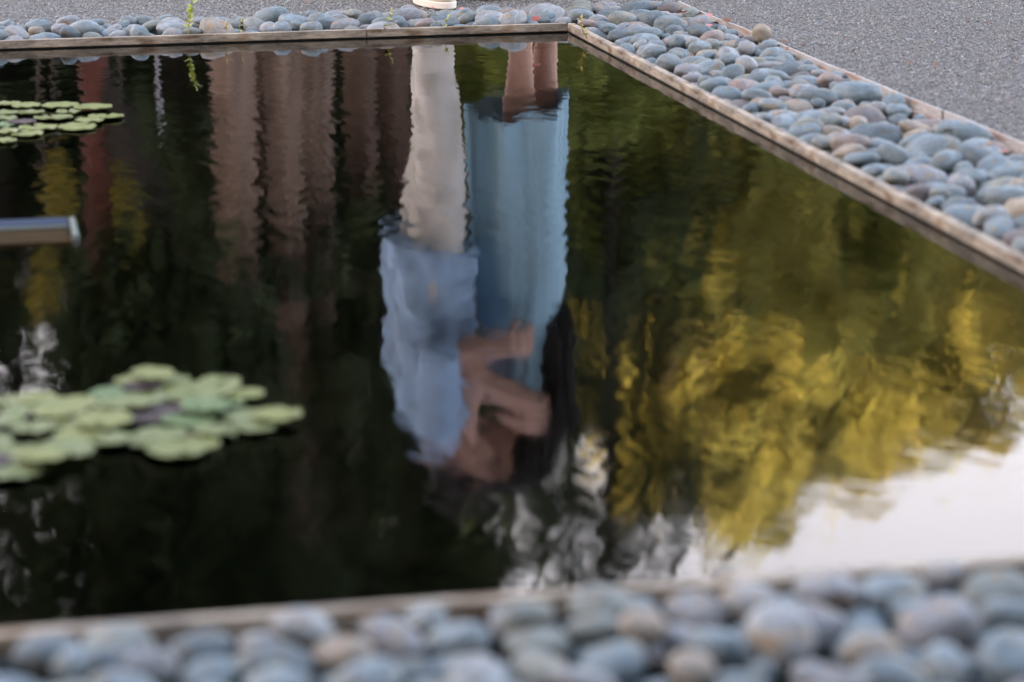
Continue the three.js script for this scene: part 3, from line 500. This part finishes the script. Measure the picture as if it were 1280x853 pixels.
// ------------------------------------------------------------------ small plants and fallen leaves
{
  const mats = { lime: new THREE.MeshPhysicalMaterial({ color: RGB(0.40, 0.45, 0.06), roughness: 0.7, transmission: 0.3, thickness: 0, side: THREE.DoubleSide }), yellow: new THREE.MeshPhysicalMaterial({ color: RGB(0.55, 0.42, 0.06), roughness: 0.7, transmission: 0.3, thickness: 0, side: THREE.DoubleSide }), stem: std({ color: RGB(0.25, 0.24, 0.08), roughness: 0.8 }), red: std({ color: RGB(0.26, 0.06, 0.04), roughness: 0.8, side: THREE.DoubleSide }), brown: std({ color: RGB(0.16, 0.075, 0.04), roughness: 0.85, side: THREE.DoubleSide }), rose: std({ color: RGB(0.45, 0.2, 0.17), roughness: 0.85, side: THREE.DoubleSide }) };
  const leafGeo = (() => { const p = [], idx = [], K = 6; for (let i = 0; i <= K; i++) { const t = i / K, w = 0.3 * Math.sin(Math.PI * Math.pow(t, 0.8)); p.push(t, 0.12 * Math.sin(t * 3) + 0.08 * w, -w, t, 0.12 * Math.sin(t * 3), 0, t, 0.12 * Math.sin(t * 3) + 0.08 * w, w); if (i < K) for (const a of [i * 3, i * 3 + 1]) idx.push(a, a + 1, a + 3, a + 1, a + 4, a + 3); } const g = new THREE.BufferGeometry(); g.setAttribute('position', new THREE.Float32BufferAttribute(p, 3)); g.setIndex(idx); g.computeVertexNormals(); return g; })();
  const R = rng(61);
  function sprig(label, px, py, h, pairs, size, mat, z) {
    const p = ground(px, py, 0.03), t = thing('seedling', label, 'plant', V(p.x, 0.0, z ?? p.z));
    const sway = (f) => V(0.010 * Math.sin(f * 3 + px), h * f, 0.006 * Math.cos(f * 4));
    mesh('stem', tubeAlong([0, 0.25, 0.5, 0.75, 1].map(sway), [0.0018, 0.0016, 0.0014, 0.0011, 0.0006], 5), mats.stem, t);
    for (let k = 0; k < pairs; k++) for (const s of [0, Math.PI]) { const l = mesh('leaf', leafGeo, mat, t), f = 0.3 + 0.68 * (k + 0.5) / pairs; l.position.copy(sway(f)); l.rotation.set((R() - 0.5) * 0.8, s + (R() - 0.5) * 1.2 + k * 0.7, 0.25 + R() * 0.5, 'YXZ'); l.scale.setScalar(size * lerp(0.75, 1.15, R())); }
    const l = mesh('leaf', leafGeo, mat, t); l.position.copy(sway(0.98)); l.rotation.set(0, 0.4, 1.2, 'YXZ'); l.scale.setScalar(size * 0.8);
  }
  const zb = ZF - KW - 0.012;
  sprig('tallest yellow-green seedling with paired leaves standing behind the far kerb', 243, 46, 0.125, 6, 0.024, mats.lime, zb);
  sprig('short yellow-green seedling behind the far kerb beside the man', 494, 38, 0.075, 3, 0.018, mats.lime, zb);
  sprig('tiny yellow-green seedling peeping over the far kerb between man and woman', 563, 34, 0.05, 2, 0.018, mats.lime, zb);
  sprig('small yellowing seedling growing through pebbles where the two kerbs meet', 731, 40, 0.07, 5, 0.018, mats.yellow);
  sprig('low pale green seedling among pebbles in front of the redwood reflections', 305, 40, 0.06, 3, 0.013, mats.yellow, zb - 0.03);
  sprig('low yellowing seedling among pebbles near the tallest seedling', 282, 42, 0.055, 3, 0.012, mats.yellow, zb - 0.02);
  const fallen = (n, label, px, py, y, size, mat, group) => { const p = ground(px, py, y), o = mesh('fallen_leaf', leafGeo, mats[mat]); o.position.copy(p); o.scale.set(size, size, size * 1.3); o.rotation.set((R() - 0.5) * 0.7, R() * 6.28, (R() - 0.5) * 0.6); tag(o, label, 'leaf', group); };
  for (const [px, py] of [[893, 27], [899, 30], [905, 24], [888, 22], [910, 28], [885, 30], [855, 16], [848, 17], [1195, 165], [1190, 160], [1255, 190]]) fallen(0, 'dry red-brown leaf lying on the pebbles along the metal edging', px, py, 0.045, 0.03, R() < 0.5 ? 'rose' : 'brown', 'dry leaves along the metal edging');
  fallen(0, 'small red leaf caught between pebbles behind the far kerb by the woman', 667, 27, 0.06, 0.035, 'red');
  fallen(0, 'orange-red leaf lying on the far kerb below the short seedling', 485, 36, 0.035, 0.02, 'red');
  for (const [px, py] of [[528, 11], [536, 9], [574, 12], [586, 33]]) fallen(0, 'small pinkish dry leaf on the pebbles at the man’s shoe', px, py, 0.05, 0.024, 'rose', 'dry leaves at the man’s shoe');
  fallen(0, 'brown curled leaf lying alone on the gravel', 393, 4, 0.02, 0.04, 'brown');
  for (let k = 0; k < 9; k++) fallen(0, 'scrap of dry brown leaf lying on the wide gravel path', 960 + R() * 310, 5 + R() * 85, 0.014, 0.012 + 0.008 * R(), R() < 0.5 ? 'brown' : 'rose', 'leaf scraps on the gravel');
  fallen(0, 'dark curled leaf lying on the wide gravel path', 1172, 82, 0.016, 0.02, 'brown');
}

// ------------------------------------------------------------------ the couple
const cap = (p, a, b, ra, rb) => { const bx = b[0] - a[0], by = b[1] - a[1], bz = b[2] - a[2], px = p[0] - a[0], py = p[1] - a[1], pz = p[2] - a[2], t = clamp((px * bx + py * by + pz * bz) / (bx * bx + by * by + bz * bz), 0, 1); return Math.hypot(px - bx * t, py - by * t, pz - bz * t) - lerp(ra, rb, t); };
const smin = (a, b, k) => { const h = clamp(0.5 + 0.5 * (b - a) / k, 0, 1); return lerp(b, a, h) - k * h * (1 - h); };
const ell = (p, c, r) => { const x = (p[0] - c[0]) / r[0], y = (p[1] - c[1]) / r[1], z = (p[2] - c[2]) / r[2], k0 = Math.hypot(x, y, z), k1 = Math.hypot(x / r[0], y / r[1], z / r[2]); return k1 ? k0 * (k0 - 1) / k1 : -Math.min(...r); };
// a head in its own frame: looks to +x, centre of the skull at the origin
const headField = (w) => (p) => {
  let d = ell(p, [-0.012, 0.03, 0], [0.098, 0.098, 0.076]);
  d = smin(d, ell(p, [0.022, -0.045, 0], [0.066, 0.075, 0.058]), 0.035);
  d = smin(d, ell(p, [0.055, -0.09, 0], [0.026, 0.022, 0.026]), 0.03);              // chin
  d = smin(d, cap(p, [0.083, 0.012, 0], [0.104, -0.026, 0], 0.009, 0.013), 0.014);   // nose
  d = smin(d, cap(p, [0.078, 0.025, -0.035], [0.078, 0.025, 0.035], 0.012, 0.012), 0.02); // brow
  d = smin(d, ell(p, [0.086, -0.058, 0], [0.014, 0.007, 0.024]), 0.008);              // lips
  d = smin(d, ell(p, [0.083, -0.068, 0], [0.013, 0.007, 0.02]), 0.008);
  for (const s of [-1, 1]) { d = smin(d, ell(p, [-0.008, -0.005, s * 0.076], [0.02, 0.032, 0.008]), 0.008); const e = Math.hypot(p[0] - 0.086, p[1] - 0.006, p[2] - s * 0.032) - 0.014; d = -smin(-d, e, 0.012); }
  return smin(d, cap(p, [-0.025, -0.06, 0], [-0.05, -0.17, 0], 0.052 * w, 0.056 * w), 0.03);
};
// a hand from wrist along dir, palm facing pal; five bent fingers
function handField(wrist, dir, pal, len, curl) {
  const d = V(...dir).normalize(), n = V(...pal); n.addScaledVector(d, -n.dot(d)).normalize(); const s = V().crossVectors(d, n), w = V(...wrist), at = (a, b, c) => { const q = w.clone().addScaledVector(d, a * len).addScaledVector(s, b * len).addScaledVector(n, c * len); return [q.x, q.y, q.z]; }, segs = [];
  segs.push([at(0, 0, 0), at(0.25, 0, 0), 0.022, 0.024]);
  for (const b of [-0.14, -0.045, 0.05, 0.14]) segs.push([at(0.12, b * 0.6, 0), at(0.48, b, 0), 0.015, 0.0125]);
  [[-0.15, 0.38], [-0.05, 0.46], [0.05, 0.43], [0.145, 0.33]].forEach(([b, l]) => { const c1 = curl, c2 = curl * 2.1; const p1 = [0.48 + l * 0.45 * Math.cos(c1), b * 1.08, l * 0.45 * Math.sin(c1)], p2 = [p1[0] + l * 0.55 * Math.cos(c2), b * 1.12, p1[2] + l * 0.55 * Math.sin(c2)]; segs.push([at(0.48, b, 0), at(...p1), 0.0105, 0.0095], [at(...p1), at(...p2), 0.0092, 0.0075]); });
  segs.push([at(0.1, -0.12, 0.02), at(0.3, -0.3, 0.1), 0.014, 0.0115], [at(0.3, -0.3, 0.1), at(0.46, -0.33, 0.16), 0.011, 0.009]);
  return (p) => { let r = 9; for (const [a, b, ra, rb] of segs) r = smin(r, cap(p, a, b, ra, rb), 0.007); return r; };
}
const chain = (list, k = 0.05) => (p) => { let d = 9; for (const [a, b, ra, rb] of list) d = smin(d, cap(p, a, b, ra, rb), k); return d; };
function box3(pts, m) { const lo = [0, 1, 2].map((k) => Math.min(...pts.map((q) => q[k])) - m), hi = [0, 1, 2].map((k) => Math.max(...pts.map((q) => q[k])) + m); return [lo, hi]; }
function headMesh(field, centre, pitch, cell, lo = [-0.12, -0.17, -0.1], hi = [0.13, 0.14, 0.1], turn = 0) { const g = surfaceNets((x, y, z) => field([x, y, z]), lo, hi, cell); g.rotateZ(pitch); g.rotateY(turn); g.translate(...centre); return g; }
const skinTex = dataTex(128, 128, (u, v) => { const n = 0.95 + 0.08 * tnoise(u, v, 6) + 0.05 * tnoise(u, v, 30, 3); return [n, n * 0.98, n * 0.97]; }, true);
const weave = dataTex(128, 128, (u, v, i, j) => 0.5 + 0.25 * Math.sin(i * 0.8) + 0.25 * Math.sin(j * 0.8));
function planarUV(g, s = 0.3) { const p = g.attributes.position, a = new Float32Array(p.count * 2); for (let i = 0; i < p.count; i++) { a[2 * i] = (p.getX(i) + p.getZ(i)) / s; a[2 * i + 1] = p.getY(i) / s; } g.setAttribute('uv', new THREE.BufferAttribute(a, 2)); return g; }
const fabric = (r, g, b) => new THREE.MeshPhysicalMaterial({ color: RGB(r, g, b), roughness: 0.9, sheen: 0.3, sheenRoughness: 0.6, bumpMap: weave, bumpScale: 0.0006, side: THREE.DoubleSide });
const arr = (v) => [v.x, v.y, v.z];
{
  // ---- man: faces +x toward the woman, right side toward the pool
  const t = thing('person', 'person in blue shirt and white trousers with rolled sleeves holding the other person', 'person', V(1.515, 0.012, -8.93));
  const skin = std({ color: RGB(0.60, 0.365, 0.28), roughness: 0.6, map: skinTex });
  const hipR = [0, 0.92, 0.085], hipL = [0.0, 0.92, -0.085], kneeR = [0.025, 0.5, 0.10], kneeL = [0.04, 0.5, -0.09], ankR = [0.0, 0.085, 0.085], ankL = [0.035, 0.085, -0.11];
  const shR = [0.0, 1.405, 0.175], shL = [0.02, 1.405, -0.175], elR = [-0.01, 1.12, 0.25], elL = [0.03, 1.12, -0.24], wrR = [0.215, 1.11, 0.235], wrL = [0.255, 1.09, -0.15];
  const body = chain([[[0, 0.93, 0.06], [0, 0.93, -0.06], 0.105, 0.105], [[0, 0.95, 0], [0.0, 1.16, 0], 0.125, 0.12], [[0.0, 1.16, 0.05], [0.005, 1.36, 0.09], 0.105, 0.09], [[0.0, 1.16, -0.05], [0.005, 1.36, -0.09], 0.105, 0.09], [[0.01, 1.38, -0.14], [0.01, 1.38, 0.14], 0.07, 0.07], [[0.02, 1.4, 0], [0.075, 1.52, 0], 0.062, 0.055],
    [shR, elR, 0.056, 0.043], [elR, wrR, 0.056, 0.036], [shL, elL, 0.056, 0.043], [elL, wrL, 0.05, 0.031], [hipR, kneeR, 0.088, 0.056], [kneeR, ankR, 0.055, 0.038], [hipL, kneeL, 0.088, 0.056], [kneeL, ankL, 0.055, 0.038]], 0.035);
  const hR = handField(wrR, [0.85, 0.05, -0.5], [-0.3, 0, -1], 0.185, 0.4), hL = handField(wrL, [0.85, 0.1, 0.5], [-0.3, 0, 1], 0.185, 0.4);
  const hb = (w, d) => box3([w, [w[0] + d[0] * 0.19, w[1] + d[1] * 0.19, w[2] + d[2] * 0.19]], 0.08);
  const parts = [surfaceNets((x, y, z) => body([x, y, z]), [-0.2, 0.03, -0.36], [0.34, 1.56, 0.36], 0.012), headMesh(headField(1.0), [0.13, 1.59, 0], -0.25, 0.0045),
    surfaceNets((x, y, z) => hR([x, y, z]), ...hb(wrR, [0.85, 0.05, -0.5]), 0.004), surfaceNets((x, y, z) => hL([x, y, z]), ...hb(wrL, [0.85, 0.1, 0.5]), 0.004)];
  mesh('body', planarUV(mergeGeometries(parts)), skin, t);
  // short dark hair
  const hf = headField(1), hair = (p) => Math.max(hf(p) - 0.012 - 0.006 * noise(p[0] * 60, p[1] * 60, p[2] * 60), -(p[1] - 0.028 + Math.max(0, -p[0]) * 0.9 - (p[0] > 0.05 ? 0.0 : 0.0)) , p[0] - 0.078 + (p[1] < 0.05 ? 0.05 : 0));
  mesh('hair', headMesh(hair, [0.13, 1.59, 0], -0.25, 0.005), std({ color: RGB(0.016, 0.011, 0.009), roughness: 0.85 }), t);
  // trousers: wide straight legs with creases
  const fold = (p, k, s) => k * (noise(p[0] * 9 + s, p[1] * 7 + 0.8 * Math.sin(p[2] * 20), p[2] * 9) + 0.6 * noise(p[0] * 20, p[1] * 14 + s, p[2] * 20));
  const legs = chain([[hipR, kneeR, 0.102, 0.076], [kneeR, [0.0, 0.04, 0.085], 0.076, 0.056], [hipL, kneeL, 0.102, 0.076], [kneeL, [0.035, 0.04, -0.11], 0.076, 0.056], [[0, 0.93, 0.05], [0, 0.93, -0.05], 0.12, 0.12]], 0.012);
  const trouser = (p) => Math.max(legs(p) + fold(p, 0.017, 2) - 0.006, 0.035 - p[1], p[1] - 1.0);
  mesh('trousers', planarUV(surfaceNets((x, y, z) => trouser([x, y, z]), [-0.18, 0.0, -0.26], [0.22, 1.03, 0.26], 0.0095)), fabric(0.70, 0.66, 0.61), t);
  // shirt: loose, hanging over the trousers, sleeves rolled above the elbow, open collar
  const cuff = (p, e, w) => { const d = V(w[0] - e[0], w[1] - e[1], w[2] - e[2]).normalize(); return (p[0] - e[0]) * d.x + (p[1] - e[1]) * d.y + (p[2] - e[2]) * d.z - 0.05; };
  const torso = chain([[[-0.005, 0.80, 0.07], [0, 1.2, 0.075], 0.142, 0.138], [[-0.005, 0.80, -0.07], [0, 1.2, -0.075], 0.142, 0.138], [[0.0, 1.2, 0.06], [0.0, 1.36, 0.1], 0.138, 0.105], [[0.0, 1.2, -0.06], [0.0, 1.36, -0.1], 0.138, 0.105], [[0.01, 1.385, -0.16], [0.01, 1.385, 0.16], 0.078, 0.078], [[0.02, 1.41, 0], [0.055, 1.49, 0], 0.072, 0.07]], 0.03);
  const sleeve = (s, e, w) => { const c = chain([[s, e, 0.08, 0.074], [e, [lerp(e[0], w[0], 0.22), lerp(e[1], w[1], 0.22), lerp(e[2], w[2], 0.22)], 0.074, 0.066]], 0.02); return (p) => Math.max(c(p) + fold(p, 0.01, 4), cuff(p, e, w)); };
  const slR = sleeve(shR, elR, wrR), slL = sleeve(shL, elL, wrL);
  const shirt = (p) => { let d = torso(p) + fold(p, 0.024, 9) + 0.007 * noise(p[0] * 12 + p[1] * 16, p[1] * 9 - p[2] * 14, 3) + 0.006 * Math.sin(Math.atan2(p[2], p[0]) * 9 + p[1] * 4) * smooth(1.3, 0.9, p[1]); d = Math.max(d, 0.79 + 0.02 * Math.sin(p[0] * 14) - p[1]); d = smin(d, smin(slR(p), slL(p), 0.01), 0.012); return Math.max(d, p[1] - 1.485 - 0.25 * (0.03 - p[0])); };
  mesh('shirt', planarUV(surfaceNets((x, y, z) => shirt([x, y, z]), [-0.22, 0.74, -0.36], [0.26, 1.54, 0.36], 0.009)), fabric(0.38, 0.54, 0.76), t);
  // shoes, the right one turned out toward the pool
  const leather = std({ color: RGB(0.62, 0.55, 0.46), roughness: 0.6 }), sole = std({ color: RGB(0.72, 0.66, 0.56), roughness: 0.8 });
  for (const [an, ang] of [[ankR, -1.4], [ankL, -0.35]]) {
    const g = new THREE.Group(); g.position.set(an[0], 0, an[2]); g.rotation.y = ang;
    const up = (p) => { let d = smin(ell(p, [0.05, 0.04, 0], [0.135, 0.045, 0.045]), cap(p, [-0.03, 0.06, 0], [-0.02, 0.12, 0], 0.044, 0.042), 0.03); d = smin(d, ell(p, [-0.03, 0.045, 0], [0.055, 0.05, 0.038]), 0.02); return Math.max(d, 0.022 - p[1], p[1] - 0.12); };
    const upper = mesh('shoe', surfaceNets((x, y, z) => up([x, y, z]), [-0.12, 0, -0.07], [0.22, 0.14, 0.07], 0.006), leather, t); upper.position.copy(g.position); upper.rotation.copy(g.rotation);
    const s = new THREE.Shape(); s.absellipse(0.05, 0, 0.145, 0.051, 0, Math.PI * 2); const s2 = new THREE.ExtrudeGeometry(s, { depth: 0.016, bevelEnabled: true, bevelSize: 0.003, bevelThickness: 0.003, bevelSegments: 2, curveSegments: 24 }); s2.rotateX(-Math.PI / 2); s2.translate(-0.01, 0.003, 0);
    mesh('sole', s2, sole, upper);
  }
  for (const s of [-1, 1]) { const e = mesh('eye', new THREE.SphereGeometry(0.0115, 12, 10), std({ color: RGB(0.35, 0.3, 0.27), roughness: 0.25 }), t); const q = V(0.079, 0.006, s * 0.032).applyAxisAngle(V(0, 0, 1), -0.25).add(V(0.13, 1.59, 0)); e.position.copy(q); }
}
{
  // ---- woman: faces -x toward the man, left side toward the pool
  const t = thing('person', 'person in light blue midi dress with long dark hair, arms raised', 'person', V(1.85, 0.012, -8.98));
  const skin = std({ color: RGB(0.62, 0.38, 0.29), roughness: 0.6, map: skinTex });
  const hipN = [-0.03, 0.9, 0.085], hipF = [-0.02, 0.9, -0.085], kneeN = [-0.03, 0.49, 0.05], kneeF = [0.06, 0.49, -0.07], ankN = [-0.012, 0.075, 0.06], ankF = [0.108, 0.075, -0.08];
  const shN = [0.0, 1.375, 0.155], shF = [-0.01, 1.375, -0.155], elN = [-0.235, 1.215, 0.215], elF = [-0.24, 1.30, -0.2], wrN = [-0.215, 1.46, 0.115], wrF = [-0.30, 1.47, -0.10], headC = [-0.075, 1.575, 0.0], tilt = 0.12;
  const body = chain([[[-0.015, 0.9, 0.05], [-0.015, 0.9, -0.05], 0.105, 0.105], [[-0.02, 0.92, 0], [-0.01, 1.12, 0], 0.11, 0.095], [[0.0, 1.12, 0.03], [0.0, 1.3, 0.06], 0.085, 0.082], [[0, 1.12, -0.03], [0.0, 1.3, -0.06], 0.085, 0.082], [[-0.05, 1.24, 0.06], [-0.05, 1.24, 0.061], 0.06, 0.06], [[-0.05, 1.24, -0.06], [-0.05, 1.24, -0.061], 0.06, 0.06], [[0, 1.37, -0.12], [0, 1.37, 0.12], 0.052, 0.052], [[0, 1.38, 0], [-0.035, 1.49, 0], 0.048, 0.046],
    [shN, elN, 0.058, 0.047], [elN, wrN, 0.046, 0.03], [shF, elF, 0.053, 0.042], [elF, wrF, 0.042, 0.027], [hipN, kneeN, 0.082, 0.054], [kneeN, [-0.022, 0.33, 0.055], 0.053, 0.052], [[-0.022, 0.33, 0.055], ankN, 0.052, 0.034], [hipF, kneeF, 0.082, 0.054], [kneeF, [0.084, 0.33, -0.075], 0.053, 0.052], [[0.084, 0.33, -0.075], ankF, 0.052, 0.034],
    [[-0.004, 0.035, 0.06], [-0.144, 0.025, 0.065], 0.034, 0.026], [[0.011, 0.035, 0.06], ankN, 0.034, 0.034], [[0.115, 0.035, -0.08], [-0.025, 0.025, -0.08], 0.034, 0.026], [[0.13, 0.035, -0.08], ankF, 0.034, 0.034]], 0.025);
  const dN = [0.15, 0.9, -0.35], dF = [-0.25, 0.85, 0.4];
  const hN = handField(wrN, dN, [-0.8, 0.2, -0.5], 0.165, 0.3), hF = handField(wrF, dF, [0.2, 0.2, 1], 0.165, 0.3), hb = (w, d) => box3([w, [w[0] + d[0] * 0.17, w[1] + d[1] * 0.17, w[2] + d[2] * 0.17]], 0.08);
  const head = headMesh(headField(0.85), headC, -tilt, 0.0045, undefined, undefined, Math.PI);
  mesh('body', planarUV(mergeGeometries([surfaceNets((x, y, z) => body([x, y, z]), [-0.36, -0.02, -0.3], [0.2, 1.53, 0.3], 0.011), head, surfaceNets((x, y, z) => hN([x, y, z]), ...hb(wrN, dN), 0.004), surfaceNets((x, y, z) => hF([x, y, z]), ...hb(wrF, dF), 0.004)])), skin, t);
  // long dark hair falling down the back
  const fl = (p) => [-(p[0] - headC[0]), p[1] - headC[1], p[2]], hd = headField(0.85);
  const hair = (p) => {
    const q = fl(p), strand = 0.006 * Math.sin(Math.atan2(p[2], p[0] - 0.02) * 26 + p[1] * 6) + 0.006 * noise(p[0] * 30, p[1] * 6, p[2] * 30);
    let d = Math.max(hd(q) - 0.02, q[0] - 0.055 + (q[1] < 0.02 ? 0.045 : 0), -(q[1] + 0.09));
    d = smin(d, cap([p[0], p[1], p[2] * 0.62], [0.01, 1.585, 0], [0.085, 1.42, 0], 0.092, 0.085), 0.03); d = smin(d, cap([p[0], p[1], p[2] * 0.46], [0.085, 1.42, 0], [0.09, 1.10, 0], 0.085, 0.072), 0.03);
    return Math.max(d - strand, q[0] - (q[1] > 0.045 ? 0.05 : q[1] > -0.1 ? -0.012 : 0.02));
  };
  mesh('hair', surfaceNets((x, y, z) => hair([x, y, z]), [-0.2, 0.98, -0.24], [0.24, 1.74, 0.24], 0.007), std({ color: RGB(0.012, 0.008, 0.007), roughness: 0.85 }), t);
  // dress: fitted bodice, gathered skirt with hanging folds
  const cloth = fabric(0.33, 0.52, 0.63);
  const bod = (p) => { let d = chain([[[-0.01, 1.04, 0], [0.0, 1.12, 0], 0.108, 0.105], [[0.0, 1.12, 0.03], [0.0, 1.3, 0.06], 0.097, 0.09], [[0, 1.12, -0.03], [0.0, 1.3, -0.06], 0.097, 0.09], [[-0.05, 1.24, 0.06], [-0.05, 1.24, 0.061], 0.07, 0.07], [[-0.05, 1.24, -0.06], [-0.05, 1.24, -0.061], 0.07, 0.07]], 0.03)(p); d += 0.004 * Math.sin(Math.atan2(p[2], p[0]) * 18); return Math.max(d - 0.003, 1.05 - p[1], p[1] - 1.335 - 0.3 * Math.max(0, Math.abs(p[2]) - 0.08)); };
  const dress = mesh('dress', planarUV(surfaceNets((x, y, z) => bod([x, y, z]), [-0.2, 0.94, -0.22], [0.2, 1.42, 0.22], 0.008)), cloth, t);
  const K = 40, N = 180, pos = [], idx = [];
  for (const inner of [0, 1]) for (let j = 0; j <= K; j++) for (let i = 0; i <= N; i++) {
    const f = j / K, a = i / N * 6.28319, y0 = 1.13, hem = 0.335 + 0.035 * Math.cos(a - 2.6) + 0.012 * Math.sin(a * 7), y = lerp(y0, hem, f), w = smooth(-0.25, 0.28, f);
    const rx = lerp(0.105, 0.152, w) + 0.006 * f, rz = lerp(0.115, 0.195, w) + 0.02 * f, k = f * (0.13 * Math.sin(a * 7 + 1.6 * Math.sin(a * 2 + 1) + f * 0.5) + 0.09 * noise(Math.cos(a) * 3.2, Math.sin(a) * 3.2, f * 0.8)) + 0.05 * noise(Math.cos(a) * 8, Math.sin(a) * 8, f * 1.3) * (0.4 + f), s = 1 + k * 0.9 - inner * 0.018;
    pos.push(-0.018 + Math.cos(a) * rx * s, y, Math.sin(a) * rz * s);
  }
  const row = N + 1, half = (K + 1) * row;
  for (let j = 0; j < K; j++) for (let i = 0; i < N; i++) { const q = j * row + i; idx.push(q, q + 1, q + row, q + 1, q + row + 1, q + row); const r = q + half; idx.push(r, r + row, r + 1, r + 1, r + row, r + row + 1); }
  for (let i = 0; i < N; i++) { const q = K * row + i; idx.push(q, q + 1, q + half, q + 1, q + half + 1, q + half); }
  const g = new THREE.BufferGeometry(); g.setAttribute('position', new THREE.Float32BufferAttribute(pos, 3)); g.setIndex(idx); g.computeVertexNormals();
  mesh('skirt', planarUV(g), cloth, dress);
  // sandals
  const tan = std({ color: RGB(0.42, 0.26, 0.15), roughness: 0.6 });
  for (const [x, z] of [[-0.069, 0.062], [0.05, -0.08]]) { const s = new THREE.Shape(); s.absellipse(0, 0, 0.13, 0.043, 0, 6.2832); const e = new THREE.ExtrudeGeometry(s, { depth: 0.01, bevelEnabled: true, bevelSize: 0.002, bevelThickness: 0.002, bevelSegments: 1, curveSegments: 20 }); e.rotateX(-Math.PI / 2); const o = mesh('sandal', e, tan, t); o.position.set(x, -0.006, z); }
  for (const s of [-1, 1]) { const e = mesh('eye', new THREE.SphereGeometry(0.0115, 12, 10), std({ color: RGB(0.35, 0.3, 0.27), roughness: 0.25 }), t); e.position.copy(V(0.079, 0.006, s * 0.032).applyAxisAngle(V(0, 0, 1), -tilt).applyAxisAngle(V(0, 1, 0), Math.PI).add(V(...headC))); }
}
console.log('couple done');
renderer.render(scene, camera);
